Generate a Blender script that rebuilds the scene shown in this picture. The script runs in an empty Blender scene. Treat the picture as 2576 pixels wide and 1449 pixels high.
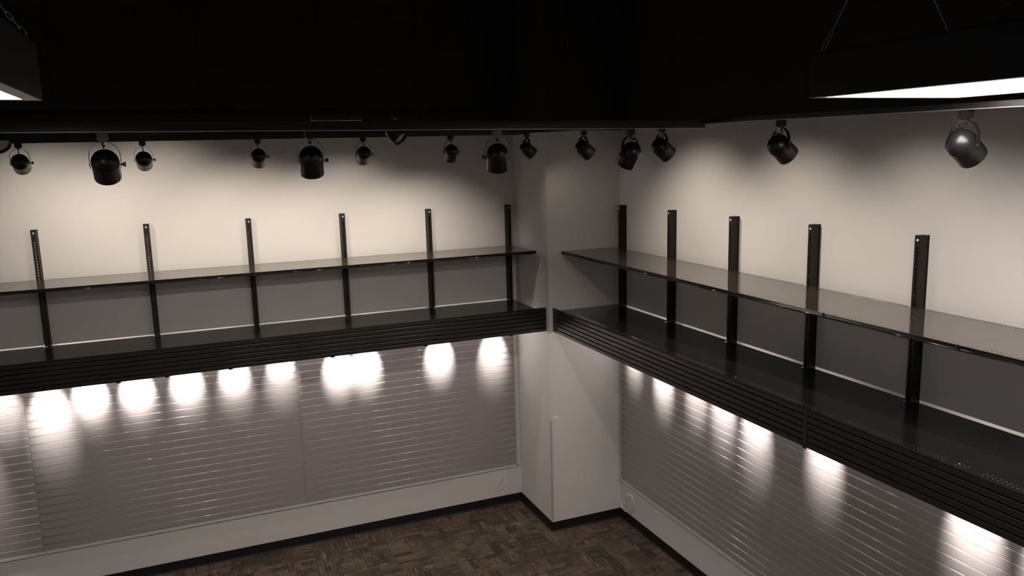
import bpy, math, random
from mathutils import Vector, Matrix
PI = math.pi
random.seed(7)
SC = bpy.context.scene
COL = SC.collection

# ------------------------------------------------------------------ camera, world, exposure
CAM = Vector((-3.3947, -8.1906, 4.0868))
YAW, PITCH, ROLL, FPX = 0.3873, -0.1698, -0.0262, 1990.84
Fv = Vector((math.sin(YAW) * math.cos(PITCH), math.cos(YAW) * math.cos(PITCH), math.sin(PITCH)))
Rv = Vector((math.cos(YAW), -math.sin(YAW), 0))
Uv = Rv.cross(Fv)
R2 = math.cos(ROLL) * Rv + math.sin(ROLL) * Uv
U2 = -math.sin(ROLL) * Rv + math.cos(ROLL) * Uv
cam = bpy.data.cameras.new('camera')
cam.sensor_width = 36.0
cam.lens = FPX / 2576 * 36.0
cam.clip_start = 0.05
cam_ob = bpy.data.objects.new('camera', cam)
COL.objects.link(cam_ob)
cam_ob.matrix_world = Matrix(((R2.x, U2.x, -Fv.x, CAM.x), (R2.y, U2.y, -Fv.y, CAM.y), (R2.z, U2.z, -Fv.z, CAM.z), (0, 0, 0, 1)))
SC.camera = cam_ob
SC.view_settings.view_transform = 'Standard'
SC.view_settings.look = 'None'
SC.view_settings.exposure = 0.0
SC.view_settings.gamma = 1.0
SC.view_settings.use_curve_mapping = False
world = bpy.data.worlds.new('world')
SC.world = world
world.use_nodes = True
world.node_tree.nodes['Background'].inputs[0].default_value = (0.9, 0.9, 1.0, 1)
world.node_tree.nodes['Background'].inputs[1].default_value = 0.0

SPOT_WASH = 57.0         # can spotlights washing the upper walls
SPOT_FAR = 60.0          # the four cans on the middle track
SPOT_UNDER = 135.0
SPILL = 1.9        # small spots under the lower shelf
TUBE = 20.0               # emission of the hanging fluorescent diffusers
WARM = (1.0, 0.875, 0.755)
WARM2 = (1.0, 0.93, 0.85)

# ------------------------------------------------------------------ materials
def mat(name, col, rough=0.5, metal=0.0, spec=0.5, noise=0.0, nscale=8.0, bump=0.0, bscale=200.0, rnoise=0.0, emit=None, estr=0.0, ior=1.5):
    m = bpy.data.materials.new(name); m.use_nodes = True
    nt = m.node_tree; b = nt.nodes['Principled BSDF']
    b.inputs['Base Color'].default_value = (*col, 1)
    b.inputs['Roughness'].default_value = rough
    b.inputs['Metallic'].default_value = metal
    b.inputs['IOR'].default_value = ior
    b.inputs['Specular IOR Level'].default_value = spec
    tc = nt.nodes.new('ShaderNodeTexCoord')
    if noise > 0:
        n = nt.nodes.new('ShaderNodeTexNoise'); n.inputs['Scale'].default_value = nscale; n.inputs['Detail'].default_value = 4
        nt.links.new(tc.outputs['Object'], n.inputs['Vector'])
        mx = nt.nodes.new('ShaderNodeMix'); mx.data_type = 'RGBA'
        mx.inputs[6].default_value = (*[c * (1 - noise) for c in col], 1)
        mx.inputs[7].default_value = (*[min(1, c * (1 + noise)) for c in col], 1)
        nt.links.new(n.outputs['Fac'], mx.inputs[0]); nt.links.new(mx.outputs[2], b.inputs['Base Color'])
    if rnoise > 0:
        n = nt.nodes.new('ShaderNodeTexNoise'); n.inputs['Scale'].default_value = 3.0; n.inputs['Detail'].default_value = 3
        nt.links.new(tc.outputs['Object'], n.inputs['Vector'])
        mr = nt.nodes.new('ShaderNodeMapRange'); mr.inputs[3].default_value = max(0, rough - rnoise); mr.inputs[4].default_value = rough + rnoise
        nt.links.new(n.outputs['Fac'], mr.inputs[0]); nt.links.new(mr.outputs[0], b.inputs['Roughness'])
    if bump > 0:
        n = nt.nodes.new('ShaderNodeTexNoise'); n.inputs['Scale'].default_value = bscale; n.inputs['Detail'].default_value = 2
        nt.links.new(tc.outputs['Object'], n.inputs['Vector'])
        bp = nt.nodes.new('ShaderNodeBump'); bp.inputs['Strength'].default_value = bump; bp.inputs['Distance'].default_value = 0.002
        nt.links.new(n.outputs['Fac'], bp.inputs['Height']); nt.links.new(bp.outputs[0], b.inputs['Normal'])
    if emit:
        b.inputs['Emission Color'].default_value = (*emit, 1); b.inputs['Emission Strength'].default_value = estr
    return m

M = dict(
    wall=mat('wall_paint', (0.66, 0.64, 0.62), 0.75, noise=0.015, nscale=3, bump=0.15, bscale=120, spec=0.3),
    black_wall=mat('black_wall_paint', (0.028, 0.025, 0.022), 0.85, spec=0.2, noise=0.2, nscale=4, bump=0.2, bscale=90),
    slat=mat('grey_slat_laminate', (0.325, 0.295, 0.297), 0.42, noise=0.03, nscale=2.5, spec=0.4),
    insert=mat('aluminium_insert', (0.80, 0.75, 0.73), 0.17, metal=0.5),
    backing=mat('slat_backing', (0.20, 0.19, 0.185), 0.6),
    trim=mat('light_plastic_trim', (0.60, 0.585, 0.58), 0.4),
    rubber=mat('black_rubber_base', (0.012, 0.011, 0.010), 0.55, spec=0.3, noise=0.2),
    gloss=mat('black_gloss_steel', (0.058, 0.048, 0.041), 0.05, noise=0.1, rnoise=0.015, spec=0.5, ior=2.9, bump=0.06, bscale=28),
    gloss2=mat('black_satin_steel', (0.016, 0.015, 0.014), 0.16, noise=0.1, rnoise=0.03, spec=0.5, ior=1.6),
    post=mat('black_post_steel', (0.013, 0.012, 0.009), 0.42, spec=0.3, noise=0.15, nscale=20),
    rail=mat('black_price_rail', (0.010, 0.009, 0.008), 0.12, spec=0.6),
    valance=mat('black_valance_board', (0.014, 0.013, 0.011), 0.42, spec=0.5, noise=0.1),
    groove=mat('black_groove', (0.004, 0.004, 0.004), 0.7, spec=0.1),
    can=mat('black_can_metal', (0.010, 0.0098, 0.009), 0.32, spec=0.5, noise=0.15, nscale=30),
    reflector=mat('white_reflector', (0.75, 0.72, 0.68), 0.35),
    steel=mat('zinc_steel', (0.62, 0.62, 0.60), 0.28, metal=1.0),
    bolt=mat('bright_zinc', (0.85, 0.86, 0.86), 0.35, metal=0.35),
    track=mat('black_track_metal', (0.022, 0.020, 0.018), 0.35, spec=0.5),
    lip_highlight=mat('track_lip_highlight', (0.5, 0.48, 0.46), 0.35, metal=0.5),  # lip colour lightened to stand for the highlight along the black track's edge
    fixture=mat('black_fixture_sheet', (0.012, 0.012, 0.013), 0.5, spec=0.4, noise=0.2),
    fixture_in=mat('fixture_lip', (0.55, 0.50, 0.45), 0.4),
    diffuser=mat('glowing_diffuser', (0.9, 0.9, 0.9), 0.5, emit=(1.0, 0.93, 0.92), estr=TUBE),
    wire=mat('galvanised_wire', (0.85, 0.85, 0.80), 0.45, metal=0.1),
    conduit=mat('dark_flex_conduit', (0.22, 0.23, 0.20), 0.4, metal=0.6),
    cable=mat('white_cable', (0.86, 0.80, 0.74), 0.4),
    plastic=mat('black_plastic', (0.014, 0.013, 0.012), 0.3),
    paper=mat('bare_plaster_chip', (0.86, 0.85, 0.83), 0.8),
    led=mat('red_led', (0.9, 0.05, 0.1), 0.4, emit=(1.0, 0.05, 0.15), estr=1.2),
    ceiling=mat('black_deck_paint', (0.012, 0.012, 0.012), 0.9, spec=0.1, noise=0.2),
)

def carpet_material():
    m = bpy.data.materials.new('striped_block_carpet'); m.use_nodes = True
    nt = m.node_tree; b = nt.nodes['Principled BSDF']; N = nt.nodes; L = nt.links
    b.inputs['Roughness'].default_value = 0.95; b.inputs['Specular IOR Level'].default_value = 0.1
    tc = N.new('ShaderNodeTexCoord'); sp = N.new('ShaderNodeSeparateXYZ'); L.new(tc.outputs['Object'], sp.inputs[0])
    def mth(op, a, bb=None, c=None):
        n = N.new('ShaderNodeMath'); n.operation = op
        for i, v in enumerate((a, bb, c)):
            if v is None: continue
            if isinstance(v, (int, float)): n.inputs[i].default_value = v
            else: L.new(v, n.inputs[i])
        return n.outputs[0]
    def comb(x, y, z=0.0):
        n = N.new('ShaderNodeCombineXYZ')
        for i, v in enumerate((x, y, z)):
            if isinstance(v, (int, float)): n.inputs[i].default_value = v
            else: L.new(v, n.inputs[i])
        return n.outputs[0]
    def white(v, out='Value'):
        n = N.new('ShaderNodeTexWhiteNoise'); n.noise_dimensions = '3D'; L.new(v, n.inputs['Vector']); return n.outputs[out]
    X, Y = sp.outputs[0], sp.outputs[1]
    # random blocks of two sizes: 0.30 blocks, some halved into 0.15 strips
    cx = mth('FLOOR', mth('DIVIDE', X, 0.19))
    yo = mth('ADD', Y, mth('MULTIPLY', white(comb(cx, 3.0, 2.0)), 0.23))
    cy = mth('FLOOR', mth('DIVIDE', yo, 0.23))
    r1 = white(comb(cx, cy, 1.0))
    orient = mth('GREATER_THAN', r1, 0.5)
    wsel = white(comb(cx, cy, 5.0))
    wdt = mth('ADD', 0.055, mth('MULTIPLY', mth('GREATER_THAN', wsel, 0.45), 0.07))
    over = []
    for sx_, sy_, off, prob, z in ((.31, .115, .07, .36, 21.0), (.105, .27, .05, .33, 33.0), (.17, .075, .02, .20, 47.0)):
        ox = mth('FLOOR', mth('DIVIDE', mth('ADD', X, mth('ADD', off, mth('MULTIPLY', mth('FLOOR', mth('DIVIDE', Y, sy_)), .113))), sx_))
        oy = mth('FLOOR', mth('DIVIDE', Y, sy_))
        over.append((mth('LESS_THAN', white(comb(ox, oy, z)), prob), white(comb(ox, oy, z + 1)), white(comb(ox, oy, z + 2))))
    for sel, ro_, _t in over:
        o2 = mth('GREATER_THAN', ro_, 0.5)
        orient = mth('ADD', mth('MULTIPLY', sel, o2), mth('MULTIPLY', mth('SUBTRACT', 1.0, sel), orient))
    along = mth('ADD', mth('MULTIPLY', orient, X), mth('MULTIPLY', mth('SUBTRACT', 1.0, orient), Y))
    across = mth('ADD', mth('MULTIPLY', orient, Y), mth('MULTIPLY', mth('SUBTRACT', 1.0, orient), X))
    sub = mth('FLOOR', mth('DIVIDE', across, wdt))
    tint = white(comb(mth('ADD', cx, mth('MULTIPLY', sub, 7.3)), cy, 9.0))
    for sel, _r, t_ in over:
        tint = mth('ADD', mth('MULTIPLY', sel, t_), mth('MULTIPLY', mth('SUBTRACT', 1.0, sel), tint))
    # yarn stripes: run along, vary quickly across
    def stripes(sc, z):
        n = N.new('ShaderNodeTexNoise'); n.inputs['Scale'].default_value = 1.0; n.inputs['Detail'].default_value = 2.0
        v = comb(mth('MULTIPLY', across, sc), mth('MULTIPLY', along, 4.5), mth('ADD', mth('MULTIPLY', tint, 31.0), z))
        L.new(v, n.inputs['Vector']); return n.outputs['Fac']
    s1, s2, s3 = stripes(150.0, 0.0), stripes(75.0, 3.0), stripes(110.0, 8.0)
    r = N.new('ShaderNodeValToRGB'); e = r.color_ramp.elements
    e[0].position = 0.33; e[0].color = (0.040, 0.035, 0.029, 1)
    e[1].position = 0.72; e[1].color = (0.16, 0.138, 0.112, 1)
    q = e.new(0.50); q.color = (0.084, 0.071, 0.060, 1)
    q = e.new(0.66); q.color = (0.125, 0.102, 0.086, 1)
    L.new(s1, r.inputs[0])
    light = mth('GREATER_THAN', s3, 0.70)
    red = mth('MULTIPLY', mth('GREATER_THAN', s2, 0.64), mth('GREATER_THAN', tint, 0.6))
    mx = N.new('ShaderNodeMix'); mx.data_type = 'RGBA'; L.new(r.outputs[0], mx.inputs[6]); mx.inputs[7].default_value = (0.20, 0.05, 0.042, 1)
    L.new(mth('MULTIPLY', red, 0.6), mx.inputs[0])
    mx2 = N.new('ShaderNodeMix'); mx2.data_type = 'RGBA'; L.new(mx.outputs[2], mx2.inputs[6]); mx2.inputs[7].default_value = (0.42, 0.37, 0.30, 1)
    L.new(mth('MULTIPLY', light, 0.75), mx2.inputs[0])
    # block tint
    r2 = N.new('ShaderNodeValToRGB'); e = r2.color_ramp.elements
    e[0].position = 0.0; e[0].color = (0.68, 0.67, 0.63, 1)
    e[1].position = 1.0; e[1].color = (1.58, 1.47, 1.36, 1)
    L.new(tint, r2.inputs[0])
    mm = N.new('ShaderNodeMix'); mm.data_type = 'RGBA'; mm.blend_type = 'MULTIPLY'; mm.inputs[0].default_value = 1.0
    L.new(mx2.outputs[2], mm.inputs[6]); L.new(r2.outputs[0], mm.inputs[7])
    L.new(mm.outputs[2], b.inputs['Base Color'])
    bp = N.new('ShaderNodeBump'); bp.inputs['Strength'].default_value = 0.4; bp.inputs['Distance'].default_value = 0.003
    L.new(s1, bp.inputs['Height']); L.new(bp.outputs[0], b.inputs['Normal'])
    return m
M['carpet'] = carpet_material()

# ------------------------------------------------------------------ mesh helpers
class MB:
    def __init__(s): s.v = []; s.f = []; s.sm = []; s.mi = []; s.cur = 0
    def face(s, idx, smooth=False): s.f.append(tuple(idx)); s.sm.append(smooth); s.mi.append(s.cur)
    def box(s, a, b, rot=None, org=None):
        x0, y0, z0 = [min(a[i], b[i]) for i in range(3)]; x1, y1, z1 = [max(a[i], b[i]) for i in range(3)]
        k = len(s.v)
        p = [(x0, y0, z0), (x1, y0, z0), (x1, y1, z0), (x0, y1, z0), (x0, y0, z1), (x1, y0, z1), (x1, y1, z1), (x0, y1, z1)]
        if rot: p = [tuple(rot @ Vector(q) + (org or Vector())) for q in p]
        s.v += p
        for q in ((0, 3, 2, 1), (4, 5, 6, 7), (0, 1, 5, 4), (1, 2, 6, 5), (2, 3, 7, 6), (3, 0, 4, 7)): s.face([k + i for i in q])
        return s
    def extrude_x(s, prof, x0, x1, smooth=()):
        """closed profile [(y,z)] counter-clockwise when seen from +x"""
        k = len(s.v); n = len(prof)
        s.v += [(x0, y, z) for y, z in prof] + [(x1, y, z) for y, z in prof]
        for i in range(n):
            j = (i + 1) % n
            s.face((k + i, k + n + i, k + n + j, k + j)[::-1], i in smooth)
        s.face([k + i for i in range(n)][::-1]); s.face([k + n + i for i in range(n)])
        return s
    def tube(s, pts, r, n=8, closed=False, smooth=True, flat=None):
        pts = [Vector(p) for p in pts]; k = len(s.v); m = len(pts); prev = None
        for i, p in enumerate(pts):
            a = pts[(i - 1) % m] if (closed or i > 0) else p
            b = pts[(i + 1) % m] if (closed or i < m - 1) else p
            t = (b - a).normalized()
            if prev is None:
                up = Vector((0, 0, 1)) if abs(t.z) < 0.9 else Vector((1, 0, 0))
                u = t.cross(up).normalized()
            else:
                u = (prev - t * prev.dot(t)).normalized()
            prev = u; w = t.cross(u)
            for j in range(n):
                an = 2 * PI * j / n
                s.v.append(tuple(p + u * (math.cos(an) * r) + w * (math.sin(an) * r)))
        for i in range(m if closed else m - 1):
            for j in range(n):
                a = k + i * n + j; b = k + i * n + (j + 1) % n; i2 = (i + 1) % m
                c = k + i2 * n + (j + 1) % n; d = k + i2 * n + j
                s.face((a, d, c, b), smooth)
        if not closed:
            s.face([k + j for j in range(n)]); s.face([k + (m - 1) * n + j for j in range(n)][::-1])
        return s
    def strap(s, pts, nrm, w, t):
        """flat strap through pts; nrm = constant width direction"""
        pts = [Vector(p) for p in pts]; W = Vector(nrm) * (w / 2); k = len(s.v); m = len(pts)
        for i, p in enumerate(pts):
            a = pts[max(0, i - 1)]; b = pts[min(m - 1, i + 1)]
            tt = (b - a).normalized(); o = tt.cross(Vector(nrm)).normalized() * (t / 2)
            s.v += [tuple(p + W + o), tuple(p - W + o), tuple(p - W - o), tuple(p + W - o)]
        for i in range(m - 1):
            for j in range(4):
                a = k + i * 4 + j; b = k + i * 4 + (j + 1) % 4
                s.face((a, b, b + 4, a + 4))
        s.face((k, k + 3, k + 2, k + 1)); e = k + (m - 1) * 4; s.face((e, e + 1, e + 2, e + 3))
        return s
    def lathe(s, prof, n=28, org=Vector(), mtx=None, smooth=True, caps=False):
        """prof [(r, h)] revolved about local z"""
        k = len(s.v); m = len(prof)
        for r, h in prof:
            for j in range(n):
                a = 2 * PI * j / n; p = Vector((r * math.cos(a), r * math.sin(a), h))
                if mtx: p = mtx @ p
                s.v.append(tuple(p + org))
        for i in range(m - 1):
            for j in range(n):
                s.face((k + i * n + j, k + i * n + (j + 1) % n, k + (i + 1) * n + (j + 1) % n, k + (i + 1) * n + j), smooth)
        if caps:
            s.face([k + j for j in range(n)][::-1]); s.face([k + (m - 1) * n + j for j in range(n)])
        return s
    def mesh(s, name, mats):
        me = bpy.data.meshes.new(name); me.from_pydata(s.v, [], s.f); me.update()
        me.polygons.foreach_set('use_smooth', s.sm)
        if not isinstance(mats, (list, tuple)): mats = [mats]
        for m in mats: me.materials.append(m)
        me.polygons.foreach_set('material_index', s.mi)
        return me

def obj(name, data, parent=None, loc=(0, 0, 0), rotz=0.0, **kw):
    o = bpy.data.objects.new(name, data); COL.objects.link(o)
    o.location = loc; o.rotation_euler = (0, 0, rotz)
    if parent: o.parent = parent
    for k, v in kw.items(): o[k] = v
    return o
def part(name, mb, m, parent, **kw):
    return obj(name, mb.mesh(name, m), parent, **kw)
def thing(name, label, cat, loc=(0, 0, 0), rotz=0.0, group=None):
    o = obj(name, None, None, loc, rotz); o['label'] = label; o['category'] = cat
    o.empty_display_size = 0.05
    if group: o['group'] = group
    return o
def struct(name, mb, m, **kw):
    o = part(name, mb, m, None, **kw); o['kind'] = 'structure'; return o
def dup(root, loc, rotz, label, group=None):
    r = root.copy(); COL.objects.link(r); r.location = loc; r.rotation_euler = (0, 0, rotz); r['label'] = label
    if group: r['group'] = group
    for ch in list(root.children):
        c = ch.copy(); COL.objects.link(c); c.parent = r
        for g in ch.children:
            d = g.copy(); COL.objects.link(d); d.parent = c
    return r

# ------------------------------------------------------------------ dimensions (metres)
D, W = 0.865, 0.8495          # column depth and width; wall_left is y=0, wall_right is x=W
ZB = 4.285                    # where the black paint begins
ZC = 6.7                      # ceiling deck
XL, YB = -9.0, -13.0          # far ends of the room
HB = 0.1034                   # rubber base height
S = 0.9144                    # shelf bay
ZU, DU = 3.0668, 0.6945       # upper shelf top, reach from wall
ZL = 2.4466                   # lower shelf top
DH, ZHT, ZHB = 0.797, 2.474, 2.2233
ZT = 3.515                    # top of the posts
ZS0, PITCH_S = 0.4627, 0.0762

# ------------------------------------------------------------------ room shell
struct('floor', MB().box((XL - .2, YB - .2, -0.1), (W + .2, .2, 0)), M['carpet'])
struct('ceiling', MB().box((XL - .2, YB - .2, ZC), (W + .2, .2, ZC + .1)), M['ceiling'])
wl = struct('wall_left', MB().box((XL, 0, 0), (W + .2, .2, ZB)), M['wall'])
wr = struct('wall_right', MB().box((W, YB, 0), (W + .2, 0, ZB)), M['wall'])
wc = struct('wall_column', MB().box((0, -D, 0), (W, 0, ZB)), M['wall'])
wf = struct('wall_side', MB().box((XL - .2, YB, 0), (XL, .2, ZB)), M['wall'])
wb = struct('wall_rear', MB().box((XL - .2, YB - .2, 0), (W + .2, YB, ZB)), M['wall'])

# black painted boards above the white paint (joints are faint grooves)
def boards(parent, seams, axis, c, out):
    for a, b in zip(seams[:-1], seams[1:]):
        for z0, z1 in ((ZB, ZC),):
            lo, hi = min(a, b) + .0015, max(a, b) - .0015
            if axis == 'x': mb = MB().box((lo, c, z0), (hi, c + out, z1))
            else: mb = MB().box((c, lo, z0), (c + out, hi, z1))
            part('panel', mb, M['black_wall'], parent)
boards(wl, [0, -.9, -1.95, -3.17, -4.39, -5.61, -6.83, -9.0], 'x', 0, .2)
boards(wc, [0, -D], 'y', 0, .1)
boards(wc, [.1, .23, W - .001], 'x', -D, .1)
boards(wr, [-D, -1.95, -3.17, -4.39, -5.61, -6.83, -8.05, -9.27, YB], 'y', W, .2)
boards(wf, [0, -2.4, -4.8, -7.2, -9.6, YB], 'y', XL, -.2)
boards(wb, [XL, -6.6, -4.2, -1.8, W], 'x', YB, -.2)

# rubber base
def cove(L):
    return MB().extrude_x([(0, 0), (0, HB), (-.003, HB), (-.005, HB - .004), (-.005, .016), (-.009, .006), (-.016, 0)][::-1], 0, L)
def base(name, L, loc, rz): return struct(name, cove(L), M['rubber'], loc=loc, rotz=rz)
base('baseboard_left', -XL - .006, (XL, 0, 0), 0)
base('baseboard_column_side', D + .005, (0, 0, 0), -PI / 2)
base('baseboard_column_front', W + .0, (-.005, -D, 0), 0)
base('baseboard_right', -YB - D - .006, (W, -D - .006, 0), -PI / 2)

# corner guard on the column and thin plastic trims round the slat walls
g = MB(); g.box((-.003, -D - .003, HB), (.014, -D, 1.255)); g.box((-.003, -D, HB), (0, -D + .014, 1.255))
struct('trim_1', g, mat('corner_guard_vinyl', (0.42, 0.39, 0.40), 0.45))
SLX0, SLX1 = -.0605, -7.3605
SRY0, SRY1 = -.9155, -8.5
ZSTOP = 2.29
struct('trim_2', MB().box((SLX0, -.030, ZS0 - .012), (SLX0 + .012, 0, ZSTOP)).box((SLX0 + .012, -.009, ZS0 - .012), (SLX0 + .045, 0, ZSTOP)), M['trim'])
struct('trim_3', MB().extrude_x([(0, ZS0 - .014), (-.030, ZS0 - .014), (-.030, ZS0 + .010), (-.025, ZS0 + .010), (-.025, ZS0 - .001), (0, ZS0 - .001)][::-1], SLX1, SLX0 + .012), M['trim'])
struct('trim_4', MB().box((W - .030, SRY0, ZS0 - .012), (W, SRY0 + .012, ZSTOP)), M['trim'])
struct('trim_5', MB().box((W - .030, SRY1, ZS0 - .014), (W, SRY0 + .012, ZS0 - .001)).box((W - .030, SRY1, ZS0 - .001), (W - .025, SRY0, ZS0 + .010)), M['trim'])

struct('trim_shadow_line', MB().box((SLX1, -.004, ZS0 - .0195), (SLX0 + .012, 0, ZS0 - .014)).box((W - .004, SRY1, ZS0 - .0195), (W, SRY0 + .012, ZS0 - .014)), M['rubber'])  # dark strip painted in as the shadow line beneath the bottom trims

# ------------------------------------------------------------------ slat wall panels
def plank_mesh(L):
    """one slat, running along local x, face towards -y, lips rounded"""
    y0, y1 = -.0245, -.008
    z0, z1 = .0016, PITCH_S - .0062
    r = .0035; prof = []; sm = set()
    def arc(cy, cz, a0, a1, n=4):
        for i in range(n + 1):
            a = math.radians(a0 + (a1 - a0) * i / n)
            prof.append((cy + r * math.cos(a), cz + r * math.sin(a)))
            if i < n: sm.add(len(prof) - 1)
    # seen from +x, y to the right... wind counter-clockwise in (y,z)
    prof.append((y1, z0))
    prof.append((y1, z1))
    arc(y0 + r, z1 - r, 90, 180)
    arc(y0 + r, z0 + r, 180, 270)
    return MB().extrude_x(prof, 0, L, sm).mesh('plank', M['slat'])
def insert_mesh(L):
    """aluminium channel sitting in the groove between two slats"""
    prof = [(-.008, -.0075), (-.008, .0055), (-.015, .0055), (-.015, -.0005)]
    sm = set()
    for i in range(9):
        a = math.radians(65 + 195 / 8 * i)
        prof.append((-.0208 + .0040 * math.cos(a), -.0032 + .0040 * math.sin(a)))
        if i < 8: sm.add(len(prof) - 1)
    return MB().extrude_x(prof, 0, L, sm).mesh('insert', M['insert'])
NSL = 24
def slat_panel(loc, rz, L, label):
    t = thing('slatwall_panel', label, 'wall panel', loc, rz, 'slat wall display panels')
    part('backing', MB().box((.001, -.008, .001), (L - .001, 0, NSL * PITCH_S - .002)), M['backing'], t)
    pm, im = plank_mesh(L - .0016), insert_mesh(L - .0016)
    for i in range(NSL):
        obj('plank', pm, t, (.0008, 0, i * PITCH_S))
        if i: obj('insert', im, t, (.0008, 0, i * PITCH_S))
    return t
P8 = 2.4384
s1, s2 = -2.4809, -2.4809 - P8
slat_panel((s1, -.0015, ZS0), 0, SLX0 - s1, 'grey slat wall panel on the left wall, nearest the white corner column')
slat_panel((s2, -.0015, ZS0), 0, s1 - s2, 'grey slat wall panel in the middle of the left wall between two vertical joints')
slat_panel((SLX1, -.0015, ZS0), 0, s2 - SLX1, 'grey slat wall panel at the far left edge, cut off by the picture')
q1, q2 = -3.362, -3.362 - P8
slat_panel((W - .0015, SRY0, ZS0), -PI / 2, SRY0 - q1, 'grey slat wall panel on the right wall, next to the column')
slat_panel((W - .0015, q1, ZS0), -PI / 2, q1 - q2, 'grey slat wall panel on the right wall, running out at the bottom right')
slat_panel((W - .0015, q2, ZS0), -PI / 2, q2 - SRY1, 'grey slat wall panel on the right wall below the picture edge, nearest the viewer')

# ------------------------------------------------------------------ posts
PW, PDp = .043, .070
def build_post():
    t = thing('shelf_post', '', 'post', (0, 0, ZHB))
    H = ZT - ZHB
    # hollow C channel, face at y=-PDp, with real slots down the face
    mb = MB(); hw = PW / 2; fy = -PDp; th = .003
    mb.box((-hw, fy, 0), (-hw + th, 0, H)); mb.box((hw - th, fy, 0), (hw, 0, H))
    mb.box((-hw, fy, H - th), (hw, -.012, H))
    mb.box((-hw - .004, -.006, 0), (-hw, 0, H)); mb.box((hw, -.006, 0), (hw + .004, 0, H))
    part('channel', mb, M['post'], t)
    face = MB(); sw = .0055; p = .0254; so = .010
    face.box((-hw, fy - .001, 0), (-sw, fy + .001, H)); face.box((sw, fy - .001, 0), (hw, fy + .001, H))
    z = 0.0; top = H - .055
    n = int(top / p)
    for i in range(n + 1):
        z0 = i * p
        z1 = z0 + (p - .0175) if i < n else H
        face.box((-sw, fy - .001, z0), (sw, fy + .001, z1))
    part('slotted_face', face, M['post'], t)
    b = MB()
    b.lathe([(.0085, 0), (.0085, .002), (.006, .0055), (.0001, .0065)], 16, Vector((0, fy - .001, H - .030)), Matrix.Rotation(PI / 2, 3, 'X'))
    part('bolt', b, M['bolt'], t, label='shiny zinc bolt head')
    b = MB(); 
    for zz in (H - .20, H - .38):
        b.lathe([(.0028, 0), (.0028, .001), (.0001, .002)], 10, Vector((0, fy - .0012, zz)), Matrix.Rotation(PI / 2, 3, 'X'))
    part('rivet', b, M['steel'], t, label='small bright rivets')
    return t
ORD = ['first', 'second', 'third', 'fourth', 'fifth', 'sixth']
p0 = build_post()
pxl = [-.0942 - S * i for i in range(6)]
lp = ['black slotted steel post on the left wall, right beside the column',
      'black slotted steel post on the left wall, second from the column',
      'black slotted steel post on the left wall, third from the column',
      'black slotted steel post on the left wall, third from the left picture edge',
      'black slotted steel post on the left wall, second from the left picture edge',
      'black slotted steel post on the left wall, nearest the left picture edge']
for i in range(6):
    if i == 0: p0.location = (pxl[0], 0, ZHB); p0['label'] = lp[0]; p0['group'] = 'slotted posts on the left wall'
    else: dup(p0, (pxl[i], 0, ZHB), 0, lp[i], 'slotted posts on the left wall')
rp = ['black slotted steel post on the right wall, right beside the column',
      'black slotted steel post on the right wall, second from the column',
      'black slotted steel post on the right wall, middle one of the five',
      'black slotted steel post on the right wall, second nearest the viewer',
      'largest black slotted steel post, on the right wall nearest the right picture edge']
for i in range(5):
    dup(p0, (W, -.9802 - S * i + .005, ZHB), -PI / 2, rp[i], 'slotted posts on the right wall')

# ------------------------------------------------------------------ shelves
def perforated_deck(L, depth, gap, px, fold=.030):
    """thin steel deck, local x 0..L, y -depth..-gap, top at z 0, two rows of holes front and back"""
    mb = MB(); hs = .0065; p = .0254
    n = int((L - .03) / p); x0 = (L - (n - 1) * p) / 2
    xs = [0.0005]
    for i in range(n): xs += [x0 + i * p - hs / 2, x0 + i * p + hs / 2]
    xs.append(L - .0005)
    def strip(ya, yb, rows):
        ys = [ya]
        for r in rows: ys += [r - hs * .6, r + hs * .6]
        ys.append(yb); k = len(mb.v); nx = len(xs)
        for y in ys: mb.v += [(x, y, 0) for x in xs]
        for j in range(len(ys) - 1):
            for i in range(nx - 1):
                if i % 2 == 1 and j % 2 == 1: continue
                if abs((xs[i] + xs[i + 1]) / 2 - px) < .036 and (ys[j] + ys[j + 1]) / 2 > -.085: continue
                a = k + j * nx + i
                mb.face((a, a + 1, a + 1 + nx, a + nx))
    fw = .075 if gap > .07 else .135
    strip(-depth + .004, -depth + fw, [-depth + .024, -depth + .049] if gap > .07 else [-depth + .082, -depth + .107])
    strip(-gap - .055, -gap, [-gap - .040, -gap - .018]) if gap > .07 else None
    if gap < .07:
        mb.box((.0005, -gap - .055, -.0015), (px - .027, -gap, 0))
        if px + .027 < L - .002: mb.box((px + .027, -gap - .055, -.0015), (L - .0005, -gap, 0))
    mb.box((.0005, -depth + fw, -.0015), (L - .0005, -gap - .055, 0))
    # folded edges
    mb.box((.0005, -depth + .002, -.026), (L - .0005, -depth + .004, 0))
    fold = .030 if gap > .07 else .008
    mb.box((.0005, -gap, -fold), (px - .04, -gap + .002, 0)); mb.box((min(L - .001, px + .04), -gap, -fold), (L - .0005, -gap + .002, 0))
    mb.box((.0005, -depth + .004, -.030), (.0025, -gap, -.001)); mb.box((L - .0025, -depth + .004, -.030), (L - .0005, -gap, -.001))
    return mb
def rail_mesh(L):
    prof = [(0, .000), (-.003, .002), (-.007, .001), (-.007, -.003), (-.0045, -.006), (-.0045, -.018)]; sm = set()
    for i in range(9):
        a = math.radians(100 + 160 / 8 * i)
        prof.append((-.005 + .0045 * math.cos(a), -.023 + .0045 * math.sin(a)))
        if i < 8: sm.add(len(prof) - 1)
    prof.append((0, -.027))
    return MB().extrude_x(prof, .001, L - .001, sm)
def bracket_mb(x, depth, gap, d0=.08):
    gap = max(gap, .078)
    mb = MB(); t = .004; k = len(mb.v)
    pr = [(-gap - .0, -.004), (-gap - .0, -d0), (-.20, -d0 * .80), (-depth + .06, -.042), (-depth + .06, -.004)]
    return mb.extrude_x(pr[::-1], x - t / 2, x + t / 2)
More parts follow.
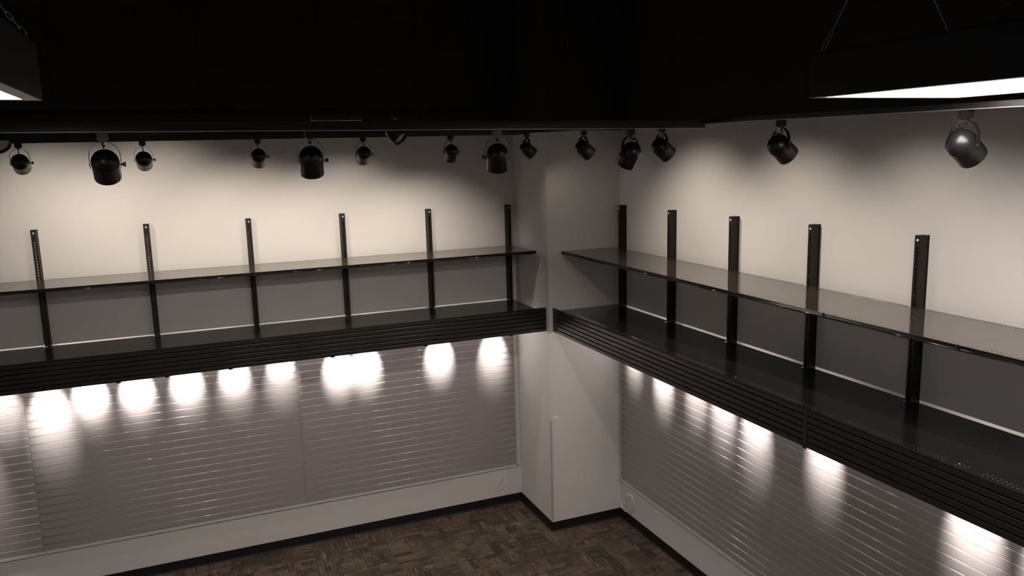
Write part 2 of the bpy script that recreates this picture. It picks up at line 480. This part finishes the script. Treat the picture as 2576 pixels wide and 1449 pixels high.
def build_shelf(kind, depth, gap, px):
    t = thing(kind, '', 'shelf')
    part('deck', perforated_deck(S, depth, gap, px), M['gloss' if kind == 'upper_shelf' else 'gloss2'], t)
    if kind == 'upper_shelf':
        part('price_rail', MB_shift(rail_mesh(S), (0, -depth + .002, 0)), M['rail'], t)
        c = MB().box((S - .012, -depth - .009, -.028), (S - .0004, -depth + .004, .003))
        part('rail_clip', c, M['plastic'], t)
    part('bracket', bracket_mb(px, depth, gap), M['post'], t)
    return t
def MB_shift(mb, o):
    mb.v = [(a + o[0], b + o[1], c + o[2]) for a, b, c in mb.v]; return mb
GAPU, GAPL = .076, .040
def placed(o, i, loc, rz, lab, grp):
    if i: return dup(o, loc, rz, lab, grp)
    o.location = loc; o.rotation_euler = (0, 0, rz); o['label'] = lab; o['group'] = grp
us = build_shelf('upper_shelf', DU, GAPU, S - .040)
# position phrases
posL = ['ending free beside the column', 'second from the column', 'third from the column', 'fourth from the column', 'fifth from the column', 'cut off by the left picture edge']
posR = ['beginning beside the column', 'second from the column', 'third from the column', 'fourth from the column', 'fifth from the column', 'cut off by the right picture edge']
JL, JR = -.0556, -.8719
for i in range(6):
    loc = (JL - S * (i + 1), 0, ZU); lab = 'glossy black upper shelf section on the left wall, ' + posL[i]
    if i == 0: us.location = loc; us['label'] = lab; us['group'] = 'upper shelf sections on the left wall'
    else: dup(us, loc, 0, lab, 'upper shelf sections on the left wall')
usr = build_shelf('upper_shelf', DU, GAPU, .103)
for i in range(6):
    placed(usr, i, (W, JR - S * i, ZU), -PI / 2, 'glossy black upper shelf section on the right wall, ' + posR[i], 'upper shelf sections on the right wall')
ls = build_shelf('lower_shelf', DH - .014, GAPL, S - .040)
for i in range(6):
    loc = (JL - S * (i + 1), 0, ZL); lab = 'black lower shelf section behind the left valance, ' + posL[i]
    if i == 0: ls.location = loc; ls['label'] = lab; ls['group'] = 'lower shelf sections on the left wall'
    else: dup(ls, loc, 0, lab, 'lower shelf sections on the left wall')
lsr = build_shelf('lower_shelf', DH - .014, GAPL, .103)
for i in range(6):
    placed(lsr, i, (W, JR - S * i, ZL), -PI / 2, 'black lower shelf section behind the right valance, ' + posR[i], 'lower shelf sections on the right wall')

# ------------------------------------------------------------------ ribbed valances
def valance(loc, rz, L, label, clips=(), joint=None):
    t = thing('valance', label, 'valance', loc, rz, 'ribbed black valances')
    H = ZHT - ZHB; n = 6; p = H / n
    part('backing', MB().box((0, 0, 0), (L, .008, H)), M['groove'], t)
    pr = [(0, .0035), (0, p - .0035), (-.006, p - .0035), (-.009, p - .0065), (-.009, .0065), (-.006, .0035)]
    me = MB().extrude_x(pr, .001, L - .001).mesh('rib', M['valance'])
    for i in range(n): obj('rib', me, t, (0, 0, i * p))
    part('top_cap', MB().box((0, -.010, H), (L, .010, H + .003)), M['valance'], t)
    c = MB()
    cm = MB().box((-.018, -.010, -.007), (.018, .012, 0)).mesh('clip', M['plastic'])
    for x in clips: obj('clip', cm, t, (x, 0, 0))
    if joint is not None: part('joint_strip', MB().box((joint - .016, -.012, -.004), (joint + .016, -.009, H + .003)), M['valance'], t)
    return t
clx = [-.402 - S * i for i in range(8)]
hj = -3.684
valance((hj, -DH, ZHB), 0, -.0035 - hj, 'long black ribbed valance board on the left wall, ending beside the column', [x - hj for x in clx if x > hj + .02] + [.01])
valance((-7.36, -DH, ZHB), 0, hj + 7.36, 'black ribbed valance board at far left, cut off by the picture edge', [x + 7.36 for x in clx if x < hj - .1])
valance((W - DH, -.8470, ZHB), -PI / 2, 4.5265 - .8470, 'long black ribbed valance board on the right wall, starting beside the column', [], 4.5265 - .8470)
valance((W - DH, -4.5265, ZHB), -PI / 2, 3.66, 'black ribbed valance board at lower right, cut off by the picture edge', [])

# ------------------------------------------------------------------ lamps
def spot_light(name, parent, loc, direction, power, color, size, blend, radius):
    l = bpy.data.lights.new(name, 'SPOT'); l.energy = power; l.color = color
    l.spot_size = math.radians(size); l.spot_blend = blend; l.shadow_soft_size = radius
    o = bpy.data.objects.new(name, l); COL.objects.link(o); o.parent = parent
    o.location = loc; o.rotation_euler = Vector(direction).to_track_quat('-Z', 'Y').to_euler()
    return o

def track_spot(label, x, y, zrail, phi, theta, knob=1, power=SPOT_WASH, cone=100, group=None, adapter_dx=0, name='track_spotlight', led=False, blend=1.0, yoke_turn=None):
    """phi: heading in degrees from +y towards +x; theta: degrees below horizontal"""
    R, Lc = .060, .092
    t = thing(name, label, 'spotlight', (x, y, zrail), -math.radians(phi), group)
    # local frame: can aims along +y, tilts down; yoke arch spans local x
    zt = -.042                      # yoke top
    zp = zt - .106                  # pivot height
    th = math.radians(theta)
    ad = MB(); ad.box((-.024, -.016, -.034), (.024, .016, -.0005)); ad.box((-.014, -.012, -.040), (.014, .012, -.034))
    ro = math.radians(phi) + (PI / 2 if abs(math.sin(math.radians(phi))) > .8 else 0)
    o = part('adapter', ad, M['plastic'], t)
    o.rotation_euler = (0, 0, ro)
    part('swivel', MB().lathe([(.007, -.046), (.007, -.036)], 12, caps=True), M['steel'], t)
    pts = []
    hw = R + .006
    for i in range(17):
        a = PI * i / 16
        pts.append((hw * math.cos(a), 0, zt - hw + hw * math.sin(a)))
    pts = [(hw - .001, 0, zp - .018), (hw, 0, zp)] + pts + [(-hw, 0, zp), (-hw + .001, 0, zp - .018)]
    part('yoke', MB().strap(pts, (0, 1, 0), .017, .0022), M['can'], t)
    ax = Vector((0, math.cos(th), -math.sin(th)))
    piv = Vector((0, 0, zp)); cen = piv - ax * .016
    q = ax.to_track_quat('Z', 'X').to_matrix()
    prof = []
    for i in range(10):
        a = PI / 2 * i / 9
        prof.append((max(.0002, R * math.sin(a)), -R * math.cos(a)))
    prof += [(R, 0.002), (R + .0012, .004), (R + .0012, .008), (R, .010), (R, Lc), (R - .003, Lc), (R - .004, .035)]
    can = part('can', MB().lathe(prof, 36, cen, q), M['can'], t)
    rf = MB().lathe([(R - .0045, Lc - .022), (R - .014, Lc - .045), (.02, Lc - .06), (.0002, Lc - .062)], 28, cen, q)
    part('reflector', rf, M['reflector'], t)
    # thumb screw
    k = knob
    kb = MB(); rx = Matrix.Rotation(PI / 2, 3, 'Y')
    kb.lathe([(.0045, 0), (.0045, .014), (.0001, .015)], 12, Vector((k * (hw - .004), 0, zp)) if k > 0 else Vector((-(hw - .004), 0, zp)), rx if k > 0 else Matrix.Rotation(-PI / 2, 3, 'Y'))
    a, b = (hw + .008, hw + .020) if k > 0 else (-hw - .020, -hw - .008)
    kb.box((a, -.003, -.011 + zp), (b, .003, .011 + zp))
    part('thumbscrew', kb, M['plastic'], t)
    part('pivot_nut', MB().lathe([(.006, 0), (.006, .004), (.0001, .0045)], 8, Vector((-k * (hw - .001), 0, zp)), Matrix.Rotation(-k * PI / 2, 3, 'Y')), M['can'], t)
    # cord from the adapter into the dome
    top = cen - ax * R * .55 + Vector((0, 0, R * .80))
    s0 = Vector((.002, -.004, zt - .002))
    cd = [s0, s0 + Vector((-.010, -.006, -.010)), s0 + Vector((.004, -.014, -.022)), top + Vector((.004, -.004, .006)), top - Vector((0, 0, .008))]
    if theta < 42 and abs(phi) > 45:
        cd = [s0, s0 + Vector((.0, .012, -.016)), s0 + Vector((.0, .014, -.028)), s0 + Vector((.0, -.010, -.034)), top + Vector((0, -.012, .006)), top - Vector((0, 0, .008))]
    sm = []
    for i in range(len(cd) - 1):
        for j in range(4):
            sm.append(cd[i].lerp(cd[i + 1], j / 4))
    sm.append(cd[-1])
    for _ in range(3): sm = [sm[0]] + [(sm[i - 1] + sm[i] * 2 + sm[i + 1]) / 4 for i in range(1, len(sm) - 1)] + [sm[-1]]
    part('lamp_cord', MB().tube(sm, .0036, 8), M['plastic'], t)
    if led: part('indicator_light', MB().lathe([(.004, 0), (.003, .002), (.0001, .003)], 12, Vector((.020, -.018, zp + .012)), Matrix.Rotation(PI / 2, 3, 'X')), M['led'], t, label='small red indicator light')
    if power > 0:
        dn = Vector((0, math.cos(th + (.07 if cone == 100 else 0)), -math.sin(th + (.07 if cone == 100 else 0))))
        spot_light('lamp', t, cen + ax * (Lc - .03), dn, power, WARM, cone, blend, .03)
    return t

ZTR = 4.25
gl, gr, gm = 'spotlights on the track by the left wall', 'spotlights on the track by the right wall', 'large spotlights on the nearer track'
for (x, th, ph, lab) in [
        (-4.514, 30, 0, 'small black can spotlight on the left wall track, nearest the left picture edge'),
        (-3.666, 29, 0, 'small black can spotlight on the left wall track, just right of the leftmost large spotlight'),
        (-2.794, 41, 0, 'small black can spotlight on the left wall track, above the third post from left'),
        (-1.914, 41, 0, 'small black can spotlight on the left wall track, above the fourth post from left'),
        (-1.110, 50, 0, 'small black can spotlight on the left wall track, nearest the column')]:
    track_spot(lab, x, -1.2, ZTR, ph, th, 1, power=SPOT_WASH * (.8 if th < 40 else 1), group=gl)
for (y, th, pw, lab) in [
        (-1.197, 39, .10, 'smallest black can spotlight on the right wall track, in front of the column edge'),
        (-2.355, 39, .95, 'small black can spotlight tilted right, in front of the column face'),
        (-3.503, 39, .85, 'black can spotlight tilted right, just right of the straight hanging large one'),
        (-4.677, 39, .68, 'black can spotlight tilted right, above the fourth post on the right wall'),
        (-5.791, 38, .55, 'largest black can spotlight tilted right, under the hanging light at top right')]:
    track_spot(lab, -.35, y, 4.2605 - (-1.0 - y) * .010125, 90, th, -1, power=SPOT_WASH * pw, group=gr)
for (x, th, ph, k, lab) in [
        (-3.722, 48, 0, 1, 'leftmost large black can spotlight on the nearer track'),
        (-2.778, 62, 10, 1, 'large black can spotlight on the nearer track under the feed box'),
        (-1.752, 64, 16, -1, 'large black can spotlight on the nearer track, just left of the corner'),
        (-.895, 54, -14, -1, 'large black can spotlight on the nearer track, in front of the column right edge')]:
    track_spot(lab, x, -4.0, 4.2595 - (x + 8.4) * .007072, ph, th, k, power=SPOT_FAR, cone=108, group=gm)
track_spot('black can spotlight facing the room with pale inside showing, half hidden by the nearer track', -1.88, -2.2, 4.405, 137, 42, 1, power=0)
track_spot('black can spotlight with a tiny red light, cut off by the left picture edge', -4.475, -2.2, 4.405, 137, 45, 1, power=0, led=True)

# ------------------------------------------------------------------ track rails
def rail(name_label, a, b, h, w, bright=False, seams=(), m='track'):
    a, b = Vector(a), Vector(b); d = b - a; L = d.length
    t = thing('track_rail', name_label, 'lighting track', a, math.atan2(d.y, d.x))
    t.rotation_euler = (0, -math.asin(d.z / L), math.atan2(d.y, d.x))
    part('body', MB().box((0, -w / 2, 0), (L, w / 2, h)), M[m], t)
    part('channel_lip', MB().box((0, -w / 2 - .0015, -.002), (L, -w / 2 + .003, .0012)).box((0, w / 2 - .003, -.002), (L, w / 2 + .0015, .0012)), M['lip_highlight'] if bright else M[m], t)
    for s_ in seams: part('coupler', MB().box((s_ - .05, -w / 2 - .003, .004), (s_ + .05, w / 2 + .003, h + .004)), M['track'], t)
    return t
rail('long black lighting track along the left wall, behind the nearer one', (-8.6, -1.2, ZTR), (-.37, -1.2, ZTR), .040, .035, seams=(5.2,))
rail('black lighting track running along the right wall', (-.35, -1.0, 4.263), (-.35, -9.0, 4.182), .026, .035, bright=True)
rail('thick black lighting track nearer the viewer with bright lower edge', (-8.4, -4.0, 4.262), (-.372, -4.0, 4.205), .046, .040, bright=True, seams=(6.0,))
rail('short black lighting track hidden behind the nearer one', (-6.0, -2.2, 4.405), (-1.2, -2.2, 4.405), .030, .034, m='ceiling')
t = thing('feed_box', 'flat black power feed box on top of the nearer track', 'electrical box', (-2.634, -4.0, 4.271))
part('box', MB().box((-.13, -.030, 0), (.13, .030, .026)), M['track'], t)
part('knockout', MB().lathe([(.011, 0), (.011, .004), (.0001, .005)], 14, Vector((.06, -.030, .012)), Matrix.Rotation(PI / 2, 3, 'X')), M['track'], t)
# thin hanger rods to the deck, each a thing
hm = MB().tube([(0, 0, 0), (0, 0, ZC - 4.29)], .0022, 6).mesh('hanger_rod', M['ceiling'])
for i, (x, y, z, lab) in enumerate([(-6.2, -4.0, 4.29, 'thin dark rod holding the nearer track, at far left outside the picture'), (-.9, -1.2, 4.29, 'thin dark rod holding the left wall track near the corner'),
        (-2.20, -4.0, 4.265, 'thin dark rod holding the nearer track beside the feed box'), (-.35, -3.6, 4.263, 'thin dark rod holding the right wall track near the middle'), (-4.9, -1.2, 4.29, 'thin dark rod holding the left wall track near the left edge'),
        (-2.4, -2.2, 4.436, 'thin dark rod holding the short hidden track')]):
    o = obj('hanger_rod', hm, None, (x, y, z)); o['label'] = lab; o['category'] = 'rod'; o['group'] = 'track hanger rods'

# ------------------------------------------------------------------ small spots behind the valances
UNDER = []
def under_spot(x, y, rz, sc, zc):
    """zc: height at which the beam meets the slat wall"""
    lab = 'small spotlight hidden behind the valance, shining on the slat wall'
    if not UNDER:
        t = thing('shelf_spotlight', lab, 'spotlight', (x, y, ZL - .032), rz, 'spotlights behind the valances')
        part('mount', MB().box((-.03, -.02, -.012), (.03, .02, 0)).box((-.004, -.004, -.035), (.004, .004, -.012)), M['plastic'], t)
        part('can', MB().lathe([(.0002, -.035), (.02, -.034), (.027, -.015), (.027, .03), (.025, .03), (.024, -.005)], 20), M['can'], t, loc=(0, 0, -.055))
        UNDER.append(t)
    else:
        t = dup(UNDER[0], (x, y, ZL - .032), rz, lab)
    ax = Vector((0, -YU - .025, zc - (ZL - .087))).normalized()
    for c in t.children:
        if c.name.startswith('can'): c.rotation_euler = ax.to_track_quat('Z', 'X').to_euler()
    spot_light('lamp', t, Vector((0, 0, -.055)) + ax * .032, ax, SPOT_UNDER * sc, WARM2, 39, 1.0, .010)
    l = bpy.data.lights.new('lamp_spill', 'POINT'); l.energy = SPILL * sc; l.color = WARM2; l.shadow_soft_size = .012
    o = bpy.data.objects.new('lamp_spill', l); COL.objects.link(o); o.parent = t; o.location = Vector((0, 0, -.055)) + ax * .05
    return t
YU = -.40
for x, sc, zc in [(-5.08, .5, 1.9), (-4.72, 1.1, 1.79), (-4.38, 1.1, 1.97), (-3.98, 1.1, 1.97), (-3.535, 1, 1.98), (-3.09, .9, 2.0), (-2.64, .8, 2.05), (-2.06, 1.1, 1.92), (-1.77, 1.1, 1.92), (-.955, 1.1, 1.92), (-.32, .7, 1.84), (-5.45, 1.2, 1.5)]:
    under_spot(x, YU, 0, sc, zc)
for y, sc, zc in [(-1.20, .35, 2.0), (-1.75, 1, 1.86), (-2.30, .3, 1.86), (-2.70, .6, 1.83), (-3.14, 1, 1.80), (-3.90, .8, 1.83), (-5.12, 1, 1.80), (-5.62, 1.1, 1.8), (-6.3, 1, 1.8)]:
    under_spot(W + YU, y, -PI / 2, sc, zc)

# ------------------------------------------------------------------ hanging fluorescent fixtures
def apex_lines(t, pa, pb, ap, chain):
    """two wires from the fixture corners to an apex, then one to the deck"""
    for p in (pa, pb):
        p = Vector(p); a = Vector(ap); d = (a - p).normalized()
        h0 = p + d * (.004 if chain else .10)
        # V hook: long narrow loop, then the wire
        hk = MB(); u = d.cross(Vector((0, 1, 0))).normalized() * .008
        loop = [p, p + d * .03 + u, p + d * .085 + u * .8, h0, p + d * .085 - u * .8, p + d * .03 - u]
        hk.tube(loop, .0014, 6, closed=True)
        hk.tube([p + Vector((0, 0, -.012)) + Vector((.008 * math.cos(i * PI / 5), 0, .012 + .012 * math.sin(i * PI / 5))) for i in range(10)], .0016, 6, closed=True)
        if not chain: part('hook', hk, M['wire'], t)
        if not chain:
            part('wire', MB().tube([h0, a], .0011, 6), M['wire'], t); continue
        ln = (a - h0).length; nl = int(ln / .024); cm_ = MB(); e1 = d.cross(Vector((0, 1, 0))).normalized(); e2 = d.cross(e1)
        for q_ in range(nl):
            c0 = h0 + d * (ln * (q_ + .5) / nl); w_ = e1 if q_ % 2 else e2
            cm_.tube([c0 + d * (.015 * math.cos(2 * PI * j / 10)) + w_ * (.0055 * math.sin(2 * PI * j / 10)) for j in range(10)], .0014, 5, closed=True)
        part('chain', cm_, M['wire'], t)
    part('hanging_wire', MB().tube([ap, (ap[0], ap[1], ZC)], .0014, 6), M['wire'], t)
def fixture(label, x0, x1, yf, yn, z, h, slant_far, slant_near, chain=False):
    t = thing('hanging_light', label, 'ceiling light')
    th = .003; rim = .045
    mb = MB()
    mb.box((x0, yn, z), (x0 + th, yf, z + h)); mb.box((x1 - th, yn, z), (x1, yf, z + h))
    mb.box((x0, yf - th, z), (x1, yf, z + h)); mb.box((x0, yn, z), (x1, yn + th, z + h))
    mb.box((x0, yn, z + h - th), (x1, yf, z + h))
    part('housing', mb, M['fixture'], t)
    r = MB()
    r.box((x0 + th, yn + th, z), (x0 + rim, yf - th, z + .003)); r.box((x1 - rim, yn + th, z), (x1 - th, yf - th, z + .003))
    r.box((x0 + rim, yn + th, z), (x1 - rim, yn + rim, z + .003)); r.box((x0 + rim, yf - rim, z), (x1 - rim, yf - th, z + .003))
    part('bottom_frame', r, M['fixture_in'], t)
    part('diffuser', MB().box((x0 + rim - .004, yn + rim - .004, z + .0035), (x1 - rim + .004, yf - rim + .004, z + .0075)), M['diffuser'], t, label='glowing white diffuser')
    for yy, ap in ((yf - (.01 if chain else .03), slant_far), (yn + (.01 if chain else .03), slant_near)):
        e_ = .006 if chain else .03
        apex_lines(t, (x0 + e_, yy, z + h), (x1 - e_, yy, z + h), ap, chain)
    return t
ZF, HF = 4.270, .158
fr = fixture('large black boxed fluorescent light hanging at the top right', -1.205, -.425, -5.80, -6.645, ZF - .012, HF, (-.855, -5.83, 4.95), (-.835, -6.615, 4.95))
fl = fixture('black boxed fluorescent light cut off by the top left corner', -4.35, -3.750, -5.49, -6.09, ZF, HF + .002, (-4.05, -5.50, 4.85), (-4.05, -6.08, 4.85), True)
fixture('boxed fluorescent fill light added out of view to the left, in line with the others', -7.80, -7.02, -5.80, -6.555, ZF, HF, (-7.41, -5.83, 4.95), (-7.41, -6.525, 4.95))  # this and the next two are unseen, added for general light on the lower walls
fixture('boxed fluorescent fill light added behind the viewer on the left', -4.60, -3.82, -9.80, -10.555, ZF, HF, (-4.21, -9.83, 4.95), (-4.21, -10.525, 4.95))
fixture('boxed fluorescent fill light added behind the viewer on the right', -1.40, -.62, -9.80, -10.555, ZF, HF, (-1.01, -9.83, 4.95), (-1.01, -10.525, 4.95))
cpts = []
for i in range(260):
    a = i * .55; f = i / 259
    cpts.append((-1.00 - .06 * f + .012 * math.cos(a), -6.42 - .02 * f + .012 * math.sin(a), ZF + HF + .55 * f))
part('flexible_conduit', MB().tube(cpts, .0028, 5), M['conduit'], fr)

# ------------------------------------------------------------------ cable coils and wall chip
def smooth_path(pts, n=6):
    pts = [Vector(p) for p in pts]; out = []
    for i in range(len(pts) - 1):
        p0_, p1, p2, p3 = pts[max(0, i - 1)], pts[i], pts[i + 1], pts[min(len(pts) - 1, i + 2)]
        for j in range(n):
            t_ = j / n
            out.append(.5 * ((2 * p1) + (-p0_ + p2) * t_ + (2 * p0_ - 5 * p1 + 4 * p2 - p3) * t_ ** 2 + (-p0_ + 3 * p1 - 3 * p2 + p3) * t_ ** 3))
    out.append(pts[-1]); return out
def px_to(u, v, axis, val):
    r = Fv + R2 * ((u - 1288) / FPX) - U2 * ((v - 724.5) / FPX)
    return CAM + r * ((val - CAM[axis]) / r[axis])
def cable_coil(label, P):
    c = thing('cable_coil', label, 'cable', P[0])
    o = part('cable', MB().tube(smooth_path([p - P[0] for p in P]), .0035, 8), M['cable'], c)
    return c, o
# left coil, hanging out of the wall below the slat wall
q = [(1268, 1178, -.004), (1270, 1196, -.014), (1271, 1204, -.03), (1268, 1216, -.04), (1261, 1225, -.05), (1253, 1227, -.055), (1252, 1217, -.055), (1257, 1204, -.045), (1266, 1197, -.03), (1274, 1200, -.016), (1278, 1213, -.012), (1276, 1227, -.012), (1274, 1240, -.010)]
c1, _ = cable_coil('pale cable hanging in a loop from the left wall, just left of the column', [px_to(u, v, 1, y) for u, v, y in q])
e = px_to(1274, 1240, 1, -.010)
part('cable_end', MB().tube([e - c1.location, e - c1.location + Vector((-.006, 0, -.016))], .0048, 8), M['trim'], c1)
q = [(1600, 1235, .006), (1594, 1249, .03), (1589, 1258, .06), (1577, 1267, .07), (1571, 1266, .075), (1568, 1255, .075), (1573, 1247, .075), (1580, 1243, .06), (1588, 1247, .045),
     (1594, 1256, .04), (1595, 1264, .04), (1592, 1273, .045), (1585, 1281, .05), (1577, 1282, .06), (1569, 1276, .07), (1564, 1266, .08), (1564, 1259, .085), (1570, 1250, .085), (1580, 1244, .07), (1590, 1250, .05), (1594, 1260, .05), (1591, 1275, .05), (1580, 1282, .06), (1570, 1277, .07),
     (1562, 1267, .09), (1561, 1260, .09), (1563, 1274, .085), (1570, 1283, .075), (1577, 1288, .05), (1585, 1285, .04), (1592, 1277, .035)]
c2, _ = cable_coil('pale cable coiled in rings on the right wall at the foot of the column', [px_to(u, v, 0, W - d) for u, v, d in q])
e = px_to(1592, 1277, 0, W - .035)
part('cable_end', MB().tube([e - c2.location, e - c2.location + Vector((0, -.012, .014))], .0045, 8), M['trim'], c2)
out = [(1392, 1052), (1394, 1047), (1397.5, 1045.5), (1398.5, 1043.5), (1400.5, 1044), (1401, 1047), (1405, 1050), (1407.5, 1051.5), (1407, 1052.6)]
pp = [px_to(u, v, 1, -D) for u, v in out]
ch = MB(); k = len(pp); ch.v = [(p.x, -D - .0015, p.z) for p in pp] + [(p.x, -D, p.z) for p in pp]
ch.face(range(k)); ch.face([k + i for i in range(k)][::-1])
for i in range(k): ch.face((i, k + i, k + (i + 1) % k, (i + 1) % k))
o = part('wall_chip', ch, M['paper'], None); o['label'] = 'small ragged white chip stuck on the column face'; o['category'] = 'scrap'
